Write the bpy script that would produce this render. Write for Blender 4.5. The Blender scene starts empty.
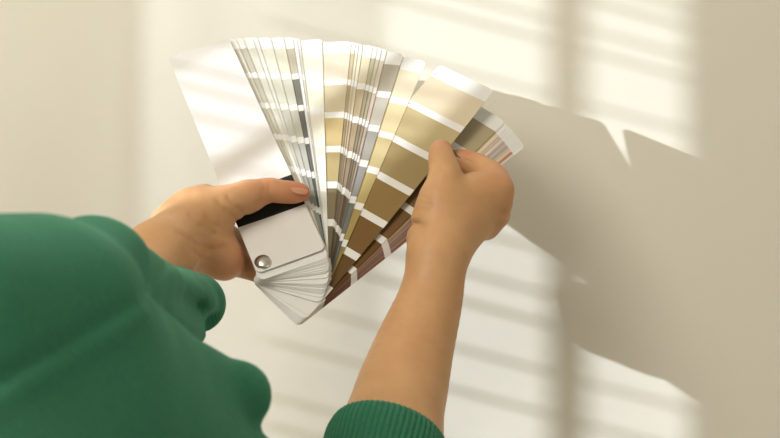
import bpy, bmesh, math, random
import numpy as np
import openvdb as vdb
from mathutils import Vector, Matrix
random.seed(7); rng = np.random.RandomState(3)
S = bpy.context.scene; C = S.collection
F = 1083.0                    # focal length in pixels of a 780 px wide frame
WALL_Y = 0.9157

# ------------------------------------------------------------------ helpers
def at(px, py, Y):            # a point at distance Y in front of the camera
    return np.array([(px-390)/F*Y, Y, -(py-219)/F*Y])
def lin(c):
    c = c/255.0
    return c/12.92 if c <= 0.04045 else ((c+0.055)/1.055)**2.4
def rgb(r, g, b, k=1.0):
    return (lin(r)*k, lin(g)*k, lin(b)*k, 1)
def obj(name, me, mat=None, parent=None):
    o = bpy.data.objects.new(name, me); C.objects.link(o)
    if mat is not None and len(me.materials) == 0: me.materials.append(mat)
    if parent is not None: o.parent = parent
    return o
def from_bm(name, bm, mat, parent=None, smooth=False):
    me = bpy.data.meshes.new(name); bm.to_mesh(me); bm.free()
    if smooth:
        me.polygons.foreach_set('use_smooth', [True]*len(me.polygons))
    return obj(name, me, mat, parent)
def tag(o, label=None, cat=None, group=None, kind=None):
    if label: o['label'] = label
    if cat: o['category'] = cat
    if group: o['group'] = group
    if kind: o['kind'] = kind
    return o
def box(bm, x0, x1, y0, y1, z0, z1):
    vs = [bm.verts.new((x, y, z)) for x in (x0, x1) for y in (y0, y1) for z in (z0, z1)]
    for f in ((0,1,3,2),(4,6,7,5),(0,4,5,1),(2,3,7,6),(0,2,6,4),(1,5,7,3)):
        bm.faces.new([vs[i] for i in f])
    return vs

# ------------------------------------------------------------------ materials
def mat_base(name):
    m = bpy.data.materials.new(name); m.use_nodes = True
    return m, m.node_tree.nodes, m.node_tree.links, m.node_tree.nodes['Principled BSDF']
def simple(name, col, rough=0.5, metal=0.0, spec=0.5, noise=0.0, nscale=300, bump=0.0):
    m, N, L, b = mat_base(name)
    b.inputs['Roughness'].default_value = rough; b.inputs['Metallic'].default_value = metal
    b.inputs['Specular IOR Level'].default_value = spec
    b.inputs['Base Color'].default_value = col
    if noise or bump:
        tc = N.new('ShaderNodeTexCoord'); n = N.new('ShaderNodeTexNoise')
        n.inputs['Scale'].default_value = nscale; n.inputs['Detail'].default_value = 4
        L.new(tc.outputs['Object'], n.inputs['Vector'])
        if noise:
            mx = N.new('ShaderNodeMix'); mx.data_type = 'RGBA'
            mx.inputs[6].default_value = tuple(c*(1-noise) for c in col[:3])+(1,)
            mx.inputs[7].default_value = tuple(min(1, c*(1+noise)) for c in col[:3])+(1,)
            L.new(n.outputs['Fac'], mx.inputs[0]); L.new(mx.outputs[2], b.inputs['Base Color'])
        if bump:
            bp = N.new('ShaderNodeBump'); bp.inputs['Strength'].default_value = bump
            bp.inputs['Distance'].default_value = 0.001
            L.new(n.outputs['Fac'], bp.inputs['Height']); L.new(bp.outputs['Normal'], b.inputs['Normal'])
    return m
M_wall = simple('wall_paint', (0.80, 0.775, 0.685, 1), 0.85, spec=0.2, noise=0.012, nscale=9, bump=0.05)
M_trim = simple('white_trim', (0.78, 0.76, 0.70, 1), 0.5, noise=0.01)
M_floor = simple('oak_floor', (0.42, 0.30, 0.19, 1), 0.45, noise=0.12, nscale=14)
M_steel = simple('steel', (0.62, 0.60, 0.56, 1), 0.28, metal=1.0, noise=0.03)
M_black = simple('black_print', (0.014, 0.015, 0.014, 1), 0.6, spec=0.25, noise=0.05)
M_white = simple('white_card', (0.76, 0.75, 0.73, 1), 0.6, spec=0.22, noise=0.006, nscale=60)
M_cover = simple('cover_card', (0.72, 0.695, 0.67, 1), 0.55, spec=0.25, noise=0.006, nscale=60)
M_ink = simple('grey_ink', (0.20, 0.20, 0.19, 1), 0.6)
M_hole_shade = simple('rivet_hole_shade', (0.09, 0.05, 0.03, 1), 0.7)

def skin_material():
    m, N, L, b = mat_base('skin')
    tc = N.new('ShaderNodeTexCoord')
    n = N.new('ShaderNodeTexNoise'); n.inputs['Scale'].default_value = 38; n.inputs['Detail'].default_value = 5
    L.new(tc.outputs['Object'], n.inputs['Vector'])
    r = N.new('ShaderNodeValToRGB')
    r.color_ramp.elements[0].position = 0.32; r.color_ramp.elements[0].color = (0.575, 0.315, 0.150, 1)
    r.color_ramp.elements[1].position = 0.68; r.color_ramp.elements[1].color = (0.645, 0.370, 0.185, 1)
    L.new(n.outputs['Fac'], r.inputs['Fac'])
    # redder towards finger tips, written per vertex
    at_ = N.new('ShaderNodeAttribute'); at_.attribute_name = 'blush'
    mx = N.new('ShaderNodeMix'); mx.data_type = 'RGBA'
    L.new(at_.outputs['Fac'], mx.inputs[0]); L.new(r.outputs['Color'], mx.inputs[6])
    mx.inputs[7].default_value = (0.62, 0.20, 0.115, 1)
    L.new(mx.outputs[2], b.inputs['Base Color'])
    b.inputs['Roughness'].default_value = 0.48
    b.inputs['Specular IOR Level'].default_value = 0.38
    b.inputs['Subsurface Weight'].default_value = 0.22
    b.inputs['Subsurface Radius'].default_value = (0.9, 0.3, 0.15)
    b.inputs['Subsurface Scale'].default_value = 0.006
    v = N.new('ShaderNodeTexVoronoi'); v.inputs['Scale'].default_value = 750
    L.new(tc.outputs['Object'], v.inputs['Vector'])
    bp = N.new('ShaderNodeBump'); bp.inputs['Strength'].default_value = 0.10; bp.inputs['Distance'].default_value = 0.0006
    L.new(v.outputs['Distance'], bp.inputs['Height'])
    L.new(bp.outputs['Normal'], b.inputs['Normal'])
    return m
M_skin = skin_material()
M_nail = simple('nail', (0.60, 0.285, 0.175, 1), 0.33, spec=0.5, noise=0.02)

def knit_material(name, col, ribs):
    m, N, L, b = mat_base(name)
    b.inputs['Roughness'].default_value = 0.95; b.inputs['Specular IOR Level'].default_value = 0.15
    b.inputs['Sheen Weight'].default_value = 0.35
    b.inputs['Sheen Tint'].default_value = (0.35, 0.8, 0.6, 1)
    tc = N.new('ShaderNodeTexCoord')
    w = N.new('ShaderNodeTexWave'); w.inputs['Scale'].default_value = ribs; w.inputs['Distortion'].default_value = 1.2
    w.inputs['Detail'].default_value = 2; w.bands_direction = 'DIAGONAL'
    L.new(tc.outputs['Object'], w.inputs['Vector'])
    n = N.new('ShaderNodeTexNoise'); n.inputs['Scale'].default_value = 420; n.inputs['Detail'].default_value = 3
    L.new(tc.outputs['Object'], n.inputs['Vector'])
    mx = N.new('ShaderNodeMix'); mx.data_type = 'RGBA'
    mx.inputs[6].default_value = tuple(c*0.82 for c in col[:3])+(1,)
    mx.inputs[7].default_value = tuple(c*1.15 for c in col[:3])+(1,)
    L.new(n.outputs['Fac'], mx.inputs[0]); L.new(mx.outputs[2], b.inputs['Base Color'])
    ad = N.new('ShaderNodeMath'); ad.operation = 'MULTIPLY_ADD'; ad.inputs[1].default_value = 0.5
    L.new(w.outputs['Fac'], ad.inputs[0]); L.new(n.outputs['Fac'], ad.inputs[2])
    bp = N.new('ShaderNodeBump'); bp.inputs['Strength'].default_value = 0.35; bp.inputs['Distance'].default_value = 0.0012
    L.new(ad.outputs[0], bp.inputs['Height']); L.new(bp.outputs['Normal'], b.inputs['Normal'])
    return m
GREEN = (0.040, 0.185, 0.108, 1)
M_knit = knit_material('green_knit', GREEN, 180)
M_rib = knit_material('green_rib', GREEN, 60)
M_hair = simple('dark_hair', (0.04, 0.022, 0.013, 1), 0.5, noise=0.3, nscale=120, bump=0.5)

# ------------------------------------------------------------------ the room
def struct(name, bm, mat):
    return tag(from_bm(name, bm, mat), kind='structure')
FZ, CZ = -1.35, 1.25; XL, XR, YB = -1.3, 2.2, -2.4
bm = bmesh.new(); box(bm, XL-0.15, XR+0.1, WALL_Y, WALL_Y+0.12, FZ, CZ); struct('wall_back', bm, M_wall)
bm = bmesh.new(); box(bm, XL-0.15, XR+0.1, YB, WALL_Y+0.12, FZ-0.1, FZ); struct('floor', bm, M_floor)
bm = bmesh.new(); box(bm, XL-0.15, XR+0.1, YB, WALL_Y+0.12, CZ, CZ+0.1); struct('ceiling', bm, M_trim)
bm = bmesh.new(); box(bm, XR, XR+0.1, YB, WALL_Y, FZ, CZ); struct('wall_right', bm, M_wall)
# left wall with a window opening
WY0, WY1, WZ0, WZ1 = -1.1, 0.62, -0.45, 1.0
bm = bmesh.new()
box(bm, XL-0.12, XL, YB, WY0, FZ, CZ); box(bm, XL-0.12, XL, WY1, WALL_Y, FZ, CZ)
box(bm, XL-0.12, XL, WY0, WY1, FZ, WZ0); box(bm, XL-0.12, XL, WY0, WY1, WZ1, CZ)
struct('wall_left', bm, M_wall)
bm = bmesh.new()
fx0, fx1 = XL-0.07, XL-0.03
box(bm, fx0, fx1, WY0, WY0+0.05, WZ0, WZ1); box(bm, fx0, fx1, WY1-0.05, WY1, WZ0, WZ1)
box(bm, fx0, fx1, WY0, WY1, WZ0, WZ0+0.05); box(bm, fx0, fx1, WY0, WY1, WZ1-0.05, WZ1)
box(bm, XL-0.008, XL+0.004, 0.2165, 0.2270, WZ0, WZ1)
box(bm, fx0, fx1, -0.34, -0.30, WZ0, WZ1)
struct('window_1', bm, M_trim)
bm = bmesh.new(); box(bm, XL, XL+0.015, YB, WALL_Y, FZ, FZ+0.09); struct('baseboard_left', bm, M_trim)
bm = bmesh.new(); box(bm, XL+0.015, XR, WALL_Y-0.015, WALL_Y, FZ, FZ+0.09); struct('baseboard_back', bm, M_trim)

def gobo_material(name, thru):
    m, N, L, b = mat_base(name)
    b.inputs['Base Color'].default_value = (0.72, 0.68, 0.6, 1); b.inputs['Roughness'].default_value = 0.9
    if thru:                        # striped transparency, set to pass part of the sun and streak the wall
        tc = N.new('ShaderNodeTexCoord'); mp = N.new('ShaderNodeMapping'); mp.inputs['Scale'].default_value = (0, 1, 0.05)
        n = N.new('ShaderNodeTexNoise'); n.inputs['Scale'].default_value = 55; n.inputs['Detail'].default_value = 3
        mr = N.new('ShaderNodeMapRange'); mr.inputs[1].default_value = 0.3; mr.inputs[2].default_value = 0.7
        mr.inputs[3].default_value = thru-0.09; mr.inputs[4].default_value = thru+0.09
        tr = N.new('ShaderNodeBsdfTransparent'); mx = N.new('ShaderNodeMixShader')
        L.new(tc.outputs['Object'], mp.inputs['Vector']); L.new(mp.outputs[0], n.inputs['Vector'])
        L.new(n.outputs['Fac'], mr.inputs[0]); L.new(mr.outputs[0], mx.inputs[0])
        L.new(b.outputs[0], mx.inputs[1]); L.new(tr.outputs[0], mx.inputs[2])
        L.new(mx.outputs[0], N['Material Output'].inputs[0])
    return m
M_curt = gobo_material('gobo_linen', 0)
M_sheer = gobo_material('gobo_sheer', 0.72)
M_sheer2 = gobo_material('gobo_dense_sheer', 0.33)
def gobo_curtain(y0, y1, label, amp=0.014, pitch=0.055, mat=None):  # out-of-view panels whose edges are set to shape the sun patch
    bm = bmesh.new(); n = max(6, int((y1-y0)/0.004)); rows = []
    zs = [WZ0-0.1+(WZ1-WZ0+0.16)*k/14 for k in range(15)]
    for k, z in enumerate(zs):
        r = []
        for i in range(n+1):
            y = y0+(y1-y0)*i/n
            e = 1.0 if 0 < i < n else 0.0
            r.append(bm.verts.new((XL+0.03+amp*math.sin((y-y0)/pitch*2*math.pi+0.25*math.sin(k*0.7))*(0.7+0.3*k/14), y, z)))
        rows.append(r)
    for a, b_ in zip(rows, rows[1:]):
        for i in range(n): bm.faces.new((a[i], a[i+1], b_[i+1], b_[i]))
    o = from_bm('gobo_curtain', bm, mat or M_curt, smooth=True)
    sm = o.modifiers.new('thickness', 'SOLIDIFY'); sm.thickness = 0.0015
    tag(o, label, 'gobo_curtain', None)
    return o
gobo_curtain(-1.15, 0.1925, 'long pleated linen curtain added out of view to end the sun patch on the right')
gobo_curtain(0.3100, 0.4060, 'narrow strip of sheer curtain added out of view to dim the sun left of the patch', mat=M_sheer)
gobo_curtain(0.4085, 0.66, 'sheer curtain added out of view to thin the sun on the far left wall', mat=M_sheer2)
# unseen slats, added to draw faint streaks across the sun patch
bl = bpy.data.objects.new('gobo_blind', None); C.objects.link(bl); bl.location = (XL-0.02, 0.24, WZ1-0.06)
tag(bl, 'thin slatted window blind added out of view to streak the sun patch', 'blind')
bm = bmesh.new(); box(bm, -0.012, 0.012, -0.12, 0.10, -0.0, 0.025); from_bm('head_rail', bm, M_trim, bl)
z = -0.05; k = 0
while z > WZ0-WZ1+0.12 and k < 95:
    bm = bmesh.new(); h = 0.0003+0.0008*random.random()**2
    box(bm, -0.006, 0.006, -0.115, 0.095, z-h/2, z+h/2)
    from_bm('gobo_slat', bm, M_trim, bl)
    z -= random.uniform(0.014, 0.052); k += 1

# ------------------------------------------------------------------ the fan deck
P0 = np.array([-0.08599594, 0.73905962, -0.03377221])
E1 = Vector((0.99994221, -0.01075065, 0.0)).normalized()
E2 = Vector((0.00610259, 0.56761522, 0.82327135)); E2 = (E2-E1*E2.dot(E1)).normalized()
NN = E1.cross(E2)                       # towards the camera
nn = np.array(NN)
def D(px, py, lift=0.0):                # distance at which a view ray meets the deck's face
    v = np.array([(px-390)/F, 1, -(py-219)/F])
    return float(((P0+nn*lift) @ nn)/(v @ nn))
deck = bpy.data.objects.new('color_fan_deck', None); C.objects.link(deck)
deck.matrix_world = Matrix(((E1.x, E2.x, NN.x, P0[0]), (E1.y, E2.y, NN.y, P0[1]), (E1.z, E2.z, NN.z, P0[2]), (0,0,0,1)))
tag(deck, 'fanned paint sample deck of white, beige, grey and brown strips held in both hands', 'colour fan deck')
W, LEN, XA, YA = 0.0500, 0.2186, 0.0059, 0.0029
THK = 0.00034
_mc = {}
def swatch(c):
    if c not in _mc:
        # albedo from the colour seen next to the white stripes
        wv = (233, 227, 219)
        col = tuple(min(0.80, 0.74*lin(v)/lin(w)) for v, w in zip(c, wv))+(1,)
        _mc[c] = simple('swatch_%d_%d_%d' % c, col, 0.6, spec=0.22, noise=0.01, nscale=80)
    return _mc[c]
def warp(X, Y):                          # the whole stack bows towards the viewer on its right
    th = math.atan2(X, max(Y, 1e-6)); u = min(1, max(0, (th-0.0)/0.65)); u = u*u*(3-2*u)
    return 0.0125*u*(math.hypot(X, Y)/0.22)**1.7
def card(name, ang, off, cols, bend=0.0, ink=False, length=LEN, cover=False, curl=0.0, label=None):
    """a thin strip with rounded corners, white stripes between its colours"""
    x0, x1, y0, y1 = -XA, W-XA, -YA-(0 if cover else 0.0052), length-YA
    R = 0.0042
    cuts = []                       # (y, material index of the strip below this y going down)
    bands = []                      # (ytop, ybot, mat)
    mats = [M_cover if cover else M_white]
    if cover:
        mats.append(M_black); bands = [(0.0668, 0.0380, 1)]
    else:
        y = y1-0.0125
        sw = 0.0272; gp = 0.0060
        for c in cols[:6]:
            mats.append(swatch(c)); bands.append((y, y-sw, len(mats)-1)); y -= sw+gp; sw *= 0.992
    ys = {y0, y1}
    for t, b_, m_ in bands: ys.add(t); ys.add(b_)
    for k in range(7):
        a = math.pi/2*k/6
        ys.add(y1-R+R*math.sin(a)); ys.add(y0+R-R*math.sin(a))
    for k in range(1, 24): ys.add(y0+(y1-y0)*k/24)
    ys = sorted(ys); yy = [ys[0]]
    for v in ys[1:]:
        if v-yy[-1] > 1e-5: yy.append(v)
    def half(y):
        d = 0
        if y > y1-R: q = y-(y1-R); d = R-math.sqrt(max(0, R*R-q*q))
        if y < y0+R: q = (y0+R)-y; d = R-math.sqrt(max(0, R*R-q*q))
        return d
    ca, sa = math.cos(ang), math.sin(ang)
    def put(x, y, z):
        t = max(0, (y-y0)/(y1-y0))
        z += bend*t**1.6+curl*((x-x0)/W)*t**2
        X, Y = x*ca+y*sa, -x*sa+y*ca
        return (X, Y, z+off+warp(X, Y))
    bm = bmesh.new(); rows = []
    nx = 4
    for y in yy:
        d = half(y)
        xs = [x0+d+(x1-x0-2*d)*i/nx for i in range(nx+1)]
        rows.append(([bm.verts.new(put(x, y, THK)) for x in xs], [bm.verts.new(put(x, y, 0)) for x in xs]))
    for i in range(len(yy)-1):
        ym = (yy[i]+yy[i+1])/2; mi = 0
        for t, b_, m_ in bands:
            if b_ < ym < t: mi = m_
        a, b_ = rows[i], rows[i+1]
        for j in range(nx):
            f = bm.faces.new((a[0][j], a[0][j+1], b_[0][j+1], b_[0][j])); f.material_index = mi
            f = bm.faces.new((a[1][j+1], a[1][j], b_[1][j], b_[1][j+1])); f.material_index = 0
        f = bm.faces.new((a[1][0], a[0][0], b_[0][0], b_[1][0])); f.material_index = mi
        f = bm.faces.new((a[0][nx], a[1][nx], b_[1][nx], b_[0][nx])); f.material_index = mi
    for r, flip in ((rows[0], 0), (rows[-1], 1)):
        for j in range(nx):
            q = (r[1][j], r[1][j+1], r[0][j+1], r[0][j])
            bm.faces.new(q if not flip else q[::-1])
    if ink:                             # the small grey code at the left end of each white stripe
        mats.append(M_ink); mk = len(mats)-1
        for t, b_, m_ in bands:
            yc = t+0.0028
            xx = x0+ink
            for wd in (0.0005, 0.0003, 0.0006, 0.0004):
                q = [bm.verts.new(put(X, Y, THK+0.00003)) for X, Y in ((xx, yc-0.0004), (xx+wd, yc-0.0004), (xx+wd, yc+0.0004), (xx, yc+0.0004))]
                bm.faces.new(q).material_index = mk; xx += wd+0.0003
    me = bpy.data.meshes.new(name); bm.to_mesh(me); bm.free()
    for m_ in mats: me.materials.append(m_)
    o = obj(name, me, None, deck)
    if label: o['label'] = label
    return o
def ramp(a, b, n=7, g=1.0):
    return [tuple(int(round(a[i]+(b[i]-a[i])*(k/(n-1))**g)) for i in range(3)) for k in range(n)]
# angle of the visible right-hand corner, colours from tip to rivet
white = [(238,233,222)]*7
specs = [          # (angle, colours, thickness of unseen cards above it)
 (-0.378, [(206,196,176)]*6, 1), (-0.352, [(190,180,158)]*6, 2),  # plain white cards; the cover's shadow is painted in as beige-grey
 (-0.318, [(214,206,188)]*6, 2),
 (-0.300, [(226,220,206),(222,216,200),(214,208,192),(206,200,186),(196,190,178),(186,182,172)], 1),
 (-0.253, [(226,218,198),(212,206,186),(200,194,176),(186,180,166),(158,153,142),(142,137,128)], 2),
 (-0.205, [(222,214,190),(206,200,180),(196,190,172),(182,178,164),(150,150,138),(132,134,122)], 2),
 (-0.172, [(190,178,152),(124,118,106),(112,106,98),(104,100,94),(92,92,90),(80,82,82)], 2),
 (-0.157, [(236,232,224)]*6, 1), (-0.146, [(214,206,188)]*6, 1),
 (-0.0632,[(234,228,206),(232,226,202),(234,222,202),(234,226,208),(232,226,212),(230,224,210)], 2),
 (0.046, [(224,208,182),(208,190,156),(198,172,120),(178,156,108),(134,118,88),(112,98,72)], 3),
 (0.062, [(196,178,142),(176,156,122),(156,136,104),(136,118,92),(112,98,78),(96,84,66)], 1),
 (0.074, [(226,212,184),(208,190,160),(188,166,136),(166,146,120),(136,118,98),(118,102,84)], 1),
 (0.090, [(230,218,188),(216,198,166),(192,170,138),(170,148,120),(142,122,100),(120,102,84)], 2),
 (0.128, [(214,200,168),(188,168,134),(166,146,116),(146,126,102),(124,106,86),(104,88,72)], 2),
 (0.146, [(186,174,146),(164,150,124),(146,130,108),(126,112,94),(104,92,78),(88,78,68)], 1),
 (0.163, [(202,192,162),(176,162,134),(158,144,118),(138,126,104),(116,104,86),(98,86,72)], 2),
 (0.183, [(218,200,182),(204,182,164),(184,162,146),(162,142,128),(134,116,106),(112,96,88)], 2),
 (0.248, [(180,168,148),(188,178,160),(166,158,146),(146,141,134),(114,115,108),(98,101,96)], 3),
 (0.338, [(224,208,176),(220,200,154),(206,184,134),(190,166,108),(168,144,86),(146,122,70)], 3),
]
gold = [(220,200,168),(192,170,124),(162,138,92),(146,116,68),(120,88,44),(102,72,34),(88,60,28)]
bundle = [
 (0.700, [(176,158,124),(132,110,74),(126,98,60),(118,86,48),(104,72,34),(92,60,26),(82,52,22)], 0.0),
 (0.704, ramp((184,164,130),(96,64,36)), 0), (0.720, ramp((226,204,170),(126,84,50)), 0),
 (0.734, ramp((206,184,160),(112,72,50)), 0), (0.746, ramp((228,206,192),(140,84,66)), 0),
 (0.756, ramp((190,170,160),(98,68,60)), 0), (0.766, ramp((206,188,170),(110,84,70)), 0),
 (0.776, ramp((184,168,152),(90,70,60)), 0), (0.786, ramp((214,186,172),(136,76,62)), 0),
 (0.795, ramp((226,206,170),(130,92,58)), 0), (0.804, ramp((196,132,112),(116,60,48)), 0),
 (0.814, ramp((214,198,184),(104,66,52)), 0),
]
off = 0.0
card('cover_card', -0.4024, 0.0012, [], cover=True, length=LEN-0.002, label='blank white cover card with a black band')
INK = {-0.253: 0.006, 0.046: 0.001, 0.338: 0.001, 0.248: 0.001, 0.163: 0.001, 0.090: 0.001, -0.205: 0.009}
for i, (a, cols, n_) in enumerate(specs):
    off -= 0.00036+0.00007*n_
    card('swatch_card', a, off, cols, ink=INK.get(a, False))
off -= 0.0010
card('swatch_card', 0.615, off, gold, ink=0.001, bend=0.0010, curl=0.002, length=LEN+0.006, label='broad golden beige sample strip pinched in the right hand')
for a, cols, _ in bundle:
    off -= 0.00036
    card('swatch_card', a, off, cols, bend=-0.010)
STACK = -off
# rivet
bm = bmesh.new()
def disc_lathe(bm, prof, cx, cy, n=40):
    rings = []
    for r, z in prof:
        if r < 1e-6: rings.append([bm.verts.new((cx, cy, z))])
        else: rings.append([bm.verts.new((cx+r*math.cos(2*math.pi*k/n), cy+r*math.sin(2*math.pi*k/n), z)) for k in range(n)])
    for a, b_ in zip(rings, rings[1:]):
        for k in range(n):
            k2 = (k+1) % n
            if len(a) == 1: bm.faces.new((a[0], b_[k], b_[k2]))
            elif len(b_) == 1: bm.faces.new((a[k], a[k2], b_[0]))
            else: bm.faces.new((a[k], a[k2], b_[k2], b_[k]))
RX, RY = 0.0, 0.0035
disc_lathe(bm, [(0.0049, 0.0013), (0.0050, 0.0019), (0.0046, 0.0026), (0.0036, 0.0033), (0.0020, 0.0037), (0, 0.0038)], RX, RY)
disc_lathe(bm, [(0.0030, 0.0013), (0.0030, -STACK-0.001), (0.0048, -STACK-0.001), (0.0044, -STACK-0.0025), (0, -STACK-0.003)], RX, RY)
from_bm('rivet', bm, M_steel, deck, smooth=True)['label'] = 'domed steel rivet'
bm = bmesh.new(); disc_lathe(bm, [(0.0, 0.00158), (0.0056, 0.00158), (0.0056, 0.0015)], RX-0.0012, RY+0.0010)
from_bm('rivet_hole_shade', bm, M_hole_shade, deck)  # flat dark disc, painted as the shade inside the rivet's cut-out

# ------------------------------------------------------------------ the person, grown as one implicit surface
class Field:
    """smooth union of tapered capsules with grooves"""
    def __init__(s, k=0.006): s.p = []; s.g = []; s.k = k; s.noise = None; s.n = 0
    def seg(s, a, b, ra, rb, k=None, grp=None):
        if grp is None: s.n += 1; grp = s.n
        s.p.append((np.array(a, float), np.array(b, float), ra, rb, s.k if k is None else k, grp))
    def chain(s, pts, k=None):      # a limb: its joints are joined by a smooth curve
        P = [np.append(np.array(p, float), r) for p, r in pts]; s.n += 1; grp = s.n
        P = [2*P[0]-P[1]]+P+[2*P[-1]-P[-2]]; out = []
        for i in range(1, len(P)-2):
            for j in range(5):
                t = j/5
                out.append(0.5*(2*P[i]+(P[i+1]-P[i-1])*t+(2*P[i-1]-5*P[i]+4*P[i+1]-P[i+2])*t*t+(3*P[i]-P[i-1]-3*P[i+1]+P[i+2])*t**3))
        out.append(P[-2])
        for a, b in zip(out, out[1:]): s.seg(a[:3], b[:3], a[3], b[3], k, grp)
    def groove(s, pts, dmax, depth, w):   # a crease running over the side of the skin nearer than dmax
        for a, b in zip(pts, pts[1:]): s.g.append((np.array(a, float), np.array(b, float), dmax, depth, w))
    def segd(s, X, a, b):
        ab = b-a; t = np.clip(((X-a) @ ab)/max(ab @ ab, 1e-12), 0, 1)
        return np.linalg.norm(X-a-t[..., None]*ab, axis=-1), t
    def eval(s, X, near=None):
        d = np.full(X.shape[:-1], 1.0)
        gd = {}
        for i, (a, b, ra, rb, k, grp) in enumerate(s.p):
            if near is not None and i not in near: continue
            q, t = s.segd(X, a, b)
            e = q-(ra+(rb-ra)*t)
            if grp in gd: gd[grp] = (np.minimum(gd[grp][0], e), k)
            else: gd[grp] = (e, k)
        for grp in sorted(gd):
            e, k = gd[grp]
            h = np.clip(0.5+0.5*(d-e)/k, 0, 1)
            d = d*(1-h)+e*h-k*h*(1-h)
        if s.g:
            m = X.reshape(-1, 3).mean(0)
            if m[1] > 0.3:
                pm = np.array([390+F*m[0]/m[1], 219-F*m[2]/m[1]])
                U = np.stack([390+F*X[..., 0]/X[..., 1], 219-F*X[..., 2]/X[..., 1]], -1)
                for a, b, dm, dep, w in s.g:
                    if np.linalg.norm((a+b)/2-pm) > 75: continue
                    q, t = s.segd(U, a, b)
                    d = d+dep*np.exp(-(q*X[..., 1]/F/w)**2)*np.clip((dm-X[..., 1])/0.006, 0, 1)
        if s.noise: d = d+s.noise(X)
        return d
    def mesh(s, name, vox, adapt=0.0, B=28):
        lo = np.min([np.minimum(p[0]-p[2], p[1]-p[3]) for p in s.p], 0)-0.01
        hi = np.max([np.maximum(p[0]+p[2], p[1]+p[3]) for p in s.p], 0)+0.01
        g = vdb.FloatGrid(0.02); n = np.ceil((hi-lo)/vox/B).astype(int)
        diag = B*vox*math.sqrt(3)/2
        ar = np.arange(B)
        I, J, K = np.meshgrid(ar, ar, ar, indexing='ij')
        base = np.stack([I, J, K], -1)*vox
        for bx in range(n[0]):
            for by in range(n[1]):
                for bz in range(n[2]):
                    org = lo+np.array([bx, by, bz])*B*vox
                    c = org+B*vox/2
                    ds = []
                    for (a, b, ra, rb, k, fl) in s.p:
                        q, t = s.segd(c[None], a, b); ds.append(q[0]-max(ra, rb))
                    m = min(ds)
                    if m > diag+0.012: continue
                    near = {i for i, v in enumerate(ds) if v < diag+0.04}
                    X = base+org
                    d = s.eval(X, near)
                    if d.max() < -0.02:
                        d = np.full_like(d, -0.02)
                    g.copyFromArray(np.clip(d, -0.02, 0.02), ijk=(bx*B, by*B, bz*B))
        g.background = 0.02
        pts, tris, quads = g.convertToPolygons(isovalue=0.0, adaptivity=adapt)
        pts = np.array(pts)*vox+lo
        me = bpy.data.meshes.new(name)
        faces = [tuple(int(v) for v in f) for f in np.array(tris)]+[tuple(int(v) for v in f) for f in np.array(quads)]
        me.from_pydata([tuple(p) for p in pts.tolist()], [], faces)
        me.update()
        bmm = bmesh.new(); bmm.from_mesh(me); bmesh.ops.recalc_face_normals(bmm, faces=bmm.faces[:])
        # keep only the largest shell
        bmm.to_mesh(me); bmm.free()
        me.polygons.foreach_set('use_smooth', [True]*len(me.polygons))
        return me

def a_(px, py, d, rpx): return (at(px, py, d), rpx*d/F)
body = Field(0.008)

# ---- left hand: thumb lies on the cover card, the fingers wrap behind the stack
LD = lambda x, y, o=0.0: D(x, y)+o
ZN = -nn                                  # into the deck
WL = at(150, 262, 0.700)
def pt(x, y, lift): return at(x, y, D(x, y, lift))
lp = [  # wrist to thumb
 (at(130, 296, 0.655), 0.0225), (at(158, 258, 0.702), 0.0215)]
body.chain(lp, k=0.012)
body.seg(at(158, 256, 0.702), pt(196, 222, 0.006), 0.0215, 0.0215, k=0.012)
body.seg(pt(196, 222, 0.006), pt(207, 246, 0.000), 0.0195, 0.0185, k=0.010)     # thenar to heel
body.seg(pt(207, 246, 0.000), pt(224, 260, -0.006), 0.0175, 0.0145, k=0.008)
body.seg(pt(176, 232, 0.004), pt(204, 203, 0.000), 0.020, 0.0135, k=0.010)      # first web and index knuckle
body.chain([(pt(198, 216, 0.010), 0.0190), (pt(230, 203, 0.0145), 0.0132), (pt(248, 196.5, 0.0142), 0.0112)], k=0.007)
body.chain([(pt(248, 196.5, 0.0142), 0.0108), (pt(268, 190.5, 0.0130), 0.0091), (pt(280, 191.5, 0.0118), 0.0084), (pt(293, 192.5, 0.0098), 0.0080), (pt(301, 192.5, 0.0088), 0.0066)], k=0.004)
# fingers behind
bk = -STACK-0.0105
for pts in (
  [(pt(206, 204, -0.002), 0.0115), (pt(217, 230, -0.008), 0.0105), (pt(244, 244, bk), 0.0088), (pt(272, 242, bk), 0.0084), (pt(300, 244, bk+0.001), 0.0074)],
  [(pt(210, 232, -0.006), 0.0125), (pt(242, 254, bk+0.001), 0.0088), (pt(272, 256, bk), 0.0084), (pt(306, 260, bk), 0.0074)],
  [(pt(214, 246, -0.008), 0.0125), (pt(242, 264, bk+0.001), 0.0086), (pt(272, 268, bk), 0.0080), (pt(300, 276, bk), 0.0072)],
  [(pt(222, 258, -0.009), 0.0125), (pt(242, 266, bk+0.004), 0.0084), (pt(268, 276, bk), 0.0074), (pt(288, 288, bk), 0.0066)]):
    body.chain(pts, k=0.004)
# creases
LM = 0.765
for dx in (-3, 1, 4): body.groove([(266+dx, 181), (267+dx, 187), (266+dx, 193)], LM+0.02, 0.0005, 0.0009)
body.groove([(262, 203), (261, 197)], LM+0.02, 0.0006, 0.0010)
body.groove([(244, 215), (236, 208), (228, 196)], LM+0.02, 0.0007, 0.0016)
body.groove([(238, 222), (226, 210), (218, 200)], LM+0.02, 0.0009, 0.0016)
body.groove([(232, 238), (214, 234), (200, 226), (190, 216)], LM+0.02, 0.0010, 0.0018)
body.groove([(231, 232), (216, 226), (206, 216)], LM+0.02, 0.0008, 0.0014)
body.groove([(226, 248), (210, 249), (194, 244), (178, 234)], LM+0.02, 0.0011, 0.0020)
body.groove([(212, 262), (198, 256), (184, 244)], LM+0.02, 0.0008, 0.0018)
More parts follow.
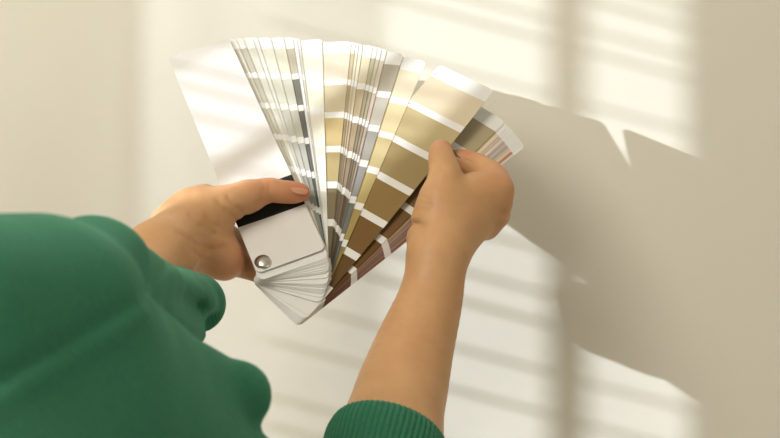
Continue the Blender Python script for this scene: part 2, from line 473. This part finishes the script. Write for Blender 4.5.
# ---- right hand: thumb on the golden strip, index finger behind it, the rest curled in
rf = [(at(437, 262, 0.742), 0.0200), (at(430, 300, 0.735), 0.0222), (at(413.5, 350, 0.716), 0.0266), (at(399, 400, 0.690), 0.0300), (at(389, 442, 0.665), 0.0290)]
body.chain(rf, k=0.012)
fl = (np.array([0, 1.0, 0]), 0.80)
def q_(x, y, o): return at(x, y, 0.770+(219-y)*0.00030+o)
body.seg(q_(438, 250, -0.012), q_(446, 205, -0.012), 0.0190, 0.0180, k=0.012)
body.seg(q_(446, 225, -0.008), q_(476, 195, -0.004), 0.0190, 0.0165, k=0.012)
body.seg(q_(450, 240, -0.006), q_(482, 212, 0.004), 0.0170, 0.0155, k=0.012)
body.seg(q_(462, 197, -0.010), q_(495, 192, -0.002), 0.0125, 0.0116, k=0.007)    # towards index knuckle
body.seg(q_(494, 190, -0.002), q_(496, 208, 0.006), 0.0118, 0.0110, k=0.008)
body.seg(q_(493, 214, 0.008), q_(486, 224, 0.012), 0.0110, 0.0105, k=0.006)      # lower knuckles
body.seg(q_(424, 238, -0.006), q_(438, 200, -0.014), 0.0115, 0.0120, k=0.008)     # thenar
body.chain([(q_(441, 205, -0.018), 0.0150), (q_(445, 182, -0.019), 0.0130), (q_(444, 169, -0.019), 0.0110), (pt(441.5, 158, 0.0165), 0.0095), (pt(441.2, 151.5, 0.0140), 0.0086)], k=0.005)
# index finger arching from its knuckle to meet the thumb
body.chain([(q_(498, 189, -0.002), 0.0112), (q_(494, 176, 0.006), 0.0096), (q_(475, 163, 0.018), 0.0080), (q_(458, 157, 0.024), 0.0072), (q_(448, 154, 0.024), 0.0062)], k=0.003)
body.chain([(q_(492, 192, 0.006), 0.0090), (q_(480, 176, 0.008), 0.0078), (q_(466, 170, 0.007), 0.0074), (q_(454, 166, 0.004), 0.0068)], k=0.003)
# middle, ring and little finger curled into the palm
body.chain([(q_(495, 202, 0.006), 0.0108), (q_(484, 186, 0.020), 0.0088), (q_(466, 184, 0.016), 0.0080)], k=0.003)
body.chain([(q_(492, 213, 0.010), 0.0104), (q_(478, 200, 0.022), 0.0084), (q_(462, 204, 0.014), 0.0076)], k=0.003)
body.chain([(q_(485, 226, 0.012), 0.0100), (q_(470, 216, 0.020), 0.0078), (q_(456, 220, 0.010), 0.0070)], k=0.003)
body.groove([(420, 196), (429, 199)], 0.79, 0.0007, 0.0011); body.groove([(419, 202), (431, 205)], 0.79, 0.0007, 0.0011); body.groove([(420, 208), (428, 210)], 0.79, 0.0005, 0.0010)
body.groove([(406, 225), (417, 224), (424, 227)], 0.79, 0.0018, 0.0026)
body.groove([(432, 164), (440, 166), (450, 163)], 0.79, 0.0005, 0.0011); body.groove([(434, 169), (446, 170)], 0.79, 0.0005, 0.0010)
body.groove([(512, 212), (502, 214), (494, 222)], 0.80, 0.0012, 0.0030)
# ---- the rest of the body, under the sweater and out of frame
EL = at(95, 440, 0.50); SL = np.array([-0.235, 0.17, -0.13])
ER = np.array([-0.02, 0.545, -0.205]); SR = np.array([0.125, 0.26, -0.32])
body.chain([(at(130, 296, 0.655), 0.0225), (at(106, 322, 0.60), 0.026), (at(88, 375, 0.53), 0.031), (EL, 0.035), (SL, 0.044)], k=0.01)
body.chain([(at(389, 446, 0.663), 0.0270), (ER, 0.036), (SR, 0.046)], k=0.02)
CH = np.array([-0.055, 0.13, -0.34])
body.seg(SL, np.array([-0.06, 0.14, -0.22]), 0.045, 0.06, k=0.03)
body.seg(SR, np.array([-0.03, 0.16, -0.24]), 0.045, 0.06, k=0.03)
body.chain([(CH, 0.115), (CH+[0, -0.03, -0.22], 0.10), (CH+[0, -0.04, -0.40], 0.125)], k=0.04)
HD = np.array([-0.06, -0.085, -0.165])
body.seg(np.array([-0.055, 0.09, -0.25]), HD+[0, 0.02, -0.02], 0.05, 0.05, k=0.02)
body.seg(HD, HD+[0, 0.045, -0.075], 0.078, 0.048, k=0.02)
body.seg(HD+[0, 0.082, -0.035], HD+[0, 0.092, -0.055], 0.008, 0.011, k=0.008)      # nose
for s_ in (-1, 1):
    body.seg(HD+[s_*0.078, 0.0, -0.03], HD+[s_*0.080, 0.0, -0.055], 0.012, 0.009, k=0.004)  # ears

me = body.mesh('person', 0.00135, 0.0)
# blush: a slightly redder skin at finger tips and knuckles
tips = [(pt(303, 192, 0.010), 0.018, 0.75), (pt(270, 188, 0.02), 0.02, 0.35), (pt(441, 150, 0.01), 0.013, 0.7), (q_(500, 186, -0.002), 0.018, 0.3), (q_(462, 160, 0.02), 0.016, 0.5), (pt(238, 262, -0.005), 0.02, 0.45), (pt(205, 200, 0.005), 0.018, 0.2)]
co = np.empty(len(me.vertices)*3); me.vertices.foreach_get('co', co); co = co.reshape(-1, 3)
bl_ = np.zeros(len(co))
for c, r, s_ in tips: bl_ = np.maximum(bl_, s_*np.exp(-((co-c)**2).sum(1)/r**2))
at2 = me.attributes.new('blush', 'FLOAT', 'POINT'); at2.data.foreach_set('value', bl_)
person = obj('person', me, M_skin)
tag(person, 'person in a green knit sweater holding the fanned colour deck up against the wall', 'person')

def nail(c, fwd, up, wd, ln, name='fingernail'):
    fwd = Vector(fwd).normalized(); up = Vector(up); up = (up-fwd*up.dot(fwd)).normalized(); sd = fwd.cross(up)
    bm = bmesh.new(); n = 14; rows = []
    for i in range(n+1):
        u = -1+2*i/n; row = []
        for j in range(n+1):
            v = -1+2*j/n
            # squircle outline
            x = u*math.sqrt(1-v*v*0.45); y = v*math.sqrt(1-u*u*0.40)
            h = -0.42*wd*x*x-0.18*ln*(y*y if y > 0 else y*y*0.6)
            p = Vector(c)+sd*(x*wd)+fwd*(y*ln)+up*h
            row.append(bm.verts.new(p))
        rows.append(row)
    for a, b in zip(rows, rows[1:]):
        for i in range(n): bm.faces.new((a[i], a[i+1], b[i+1], b[i]))
    bmesh.ops.recalc_face_normals(bm, faces=bm.faces[:])
    o = from_bm(name, bm, M_nail, person, smooth=True)
    m = o.modifiers.new('thickness', 'SOLIDIFY'); m.thickness = 0.0006; m.offset = 0
    return o
nail(pt(299.5, 188.3, 0.0161), pt(308, 189.5, 0.0128)-pt(291, 187, 0.0170), nn+np.array([0, 0, 0.75]), 0.0050, 0.0066)
TD = D(441.2, 151.5, 0.0140)
nail(at(442.0, 148.2, TD-0.0098), (0, 0.45, 1.0), (0.0, -1.0, 0.45), 0.0062, 0.0054)

# hair, a child of the person, behind and below the camera
hf = Field(0.02)
hf.seg(HD+[0, -0.015, 0.004], HD+[0, -0.03, -0.05], 0.086, 0.080)
hf.seg(HD+[0, -0.07, -0.06], HD+[0, -0.10, -0.20], 0.05, 0.035)
hm = hf.mesh('hair', 0.004); obj('hair', hm, M_hair, person)

# ------------------------------------------------------------------ the sweater
sw = Field(0.02)
def b_(x, y, d, rpx, k=None): sw.seg(at(x, y, d), at(x, y, d)+1e-4, rpx*d/F, rpx*d/F, k)
def s2(x, y, d, r, x2, y2, d2, r2, k=0.02): sw.seg(at(x, y, d), at(x2, y2, d2), r*d/F, r2*d2/F, k)
s2(-60, 345, 0.40, 132, 35, 328, 0.44, 115, 0.03)       # upper arm, top contour
s2(35, 328, 0.44, 100, 92, 275, 0.50, 55, 0.012)
s2(92, 275, 0.50, 54, 136, 298, 0.60, 46, 0.012)
s2(120, 310, 0.58, 56, 172, 310, 0.675, 42, 0.010)       # fold over the wrist
s2(172, 308, 0.68, 40, 195, 303, 0.700, 31, 0.008)
s2(90, 385, 0.48, 105, 160, 405, 0.50, 74, 0.006)       # forearm sleeve below the crease
s2(160, 405, 0.50, 66, 236, 395, 0.51, 35, 0.010)
s2(110, 470, 0.48, 100, 235, 482, 0.50, 52, 0.008)
s2(40, 480, 0.44, 140, 110, 520, 0.47, 120, 0.03)
# the tube of the sleeve round the whole arm
s2(140, 300, 0.672, 40, 106, 322, 0.60, 60, 0.01)
s2(106, 322, 0.60, 60, 88, 375, 0.53, 84, 0.01)
sw.chain([(at(88, 375, 0.53), 0.041), (EL, 0.050), (SL, 0.062)], k=0.012)
# shoulders and torso
sw.chain([(at(60, 470, 0.46), 0.062), (SL, 0.080)], k=0.03)
sw.seg(SL, np.array([-0.06, 0.13, -0.25]), 0.078, 0.088, k=0.04)
sw.seg(SR, np.array([-0.03, 0.15, -0.26]), 0.078, 0.088, k=0.04)
sw.chain([(CH+[0, 0, -0.03], 0.130), (CH+[0, -0.03, -0.22], 0.125), (CH+[0, -0.04, -0.40], 0.140)], k=0.05)
AX = np.array(at(388, 442, 0.665))-np.array(at(413.5, 350, 0.716)); AX /= np.linalg.norm(AX)
CC = at(389, 436, 0.667)
sw.chain([(CC+AX*0.062, 0.040), (CC+AX*0.085, 0.050), (ER, 0.055), (SR, 0.080)], k=0.012)
# creases
sw.groove([(230, 329), (212, 323), (196, 306), (182, 298)], 0.70, 0.0045, 0.006)
sw.groove([(160, 262), (150, 282), (150, 300)], 0.62, 0.0012, 0.006)
ph = rng.uniform(0, 6.28, 12); fr = rng.uniform(18, 46, (12, 3))*rng.choice([-1, 1], (12, 3)); am = rng.uniform(0.3, 1.0, 12)
pa, pb, pc = at(-20, 398, 0.33), at(155, 276, 0.53), at(40, 330, 0.52)
pn = np.cross(pb-pa, pc-pa); pn /= np.linalg.norm(pn)
def wrinkle(X):
    v = np.zeros(X.shape[:-1])
    for i in range(12): v += am[i]*np.sin(X @ fr[i]+ph[i])
    d = v*0.00045
    q = (X-pa) @ pn
    near = np.clip((0.62-X[..., 1])*12, 0, 1)*np.clip((X[..., 1]-0.2)*12, 0, 1)*(X[..., 0] < 0)
    d += near*(0.0016*np.exp(-(q/0.0024)**2)-0.0008*np.exp(-((q+0.006)/0.004)**2))     # the sleeve seam
    return d
sw.noise = wrinkle
sweater = obj('sweater', sw.mesh('sweater', 0.0022), M_knit, person)
sweater['label'] = 'green knit sweater'

# ribbed cuff round the right forearm
ax = Vector(AX); u_ = ax.orthogonal().normalized(); v_ = ax.cross(u_)
bm = bmesh.new(); NR = 66; n = NR*6
prof = [(0.0290, 0.006), (0.0315, 0.0010), (0.0335, -0.0010), (0.0356, 0.0002), (0.0367, 0.003)]+[(0.0372+0.0006*math.sin(k), 0.003+0.0052*k) for k in range(1, 13)]+[(0.030, 0.072)]
rings = []
for r, s_ in prof:
    ring = []
    for k in range(n):
        th = 2*math.pi*k/n
        ridge = abs(math.cos(th*NR/2))**0.7
        rr = r+(0.00125*(ridge-0.5) if r > 0.034 else 0)
        ring.append(bm.verts.new(Vector(CC)+ax*s_+u_*(rr*math.cos(th))+v_*(rr*math.sin(th))))
    rings.append(ring)
for a, b in zip(rings, rings[1:]):
    for k in range(n): bm.faces.new((a[k], a[(k+1) % n], b[(k+1) % n], b[k]))
bmesh.ops.recalc_face_normals(bm, faces=bm.faces[:])
cuff = from_bm('cuff', bm, M_rib, sweater, smooth=True); cuff['label'] = 'ribbed green cuff round the right forearm'

# ------------------------------------------------------------------ light
sun = bpy.data.lights.new('sun', 'SUN'); sun.energy = 4.9; sun.angle = math.radians(0.5); sun.color = (0.84, 0.895, 0.97)
so = bpy.data.objects.new('sun', sun); C.objects.link(so)
dirv = Vector((2.2666*1000/F, 1.0, -0.6045*1000/F))
so.rotation_euler = dirv.to_track_quat('-Z', 'Y').to_euler(); so.location = (-4, -2, 2)
w = bpy.data.worlds.new('world'); S.world = w; w.use_nodes = True
bg = w.node_tree.nodes['Background']; bg.inputs[0].default_value = (1.0, 0.93, 0.77, 1); bg.inputs[1].default_value = 0.56
# added fill lamp inside the room near the window top, brightens the forearm
ar = bpy.data.lights.new('window_side_fill', 'AREA'); ar.shape = 'RECTANGLE'; ar.size = 1.0; ar.size_y = 0.8; ar.energy = 28; ar.color = (1, 0.95, 0.84)
ao = bpy.data.objects.new('window_side_fill', ar); C.objects.link(ao)
ao.location = (XL+0.25, -0.35, 1.0); ao.rotation_euler = Vector((1, 0.75, -0.8)).to_track_quat('-Z', 'Z').to_euler()

# ------------------------------------------------------------------ camera
cam = bpy.data.cameras.new('camera'); co_ = bpy.data.objects.new('camera', cam); C.objects.link(co_)
cam.sensor_width = 36; cam.lens = 36*F/780; cam.clip_start = 0.01
co_.rotation_euler = (math.pi/2, 0, 0)
cam.dof.use_dof = True; cam.dof.focus_distance = 0.79; cam.dof.aperture_fstop = 11
S.camera = co_
S.view_settings.view_transform = 'Standard'; S.view_settings.look = 'None'
S.view_settings.exposure = 0.0; S.view_settings.gamma = 1.0; S.view_settings.use_curve_mapping = False
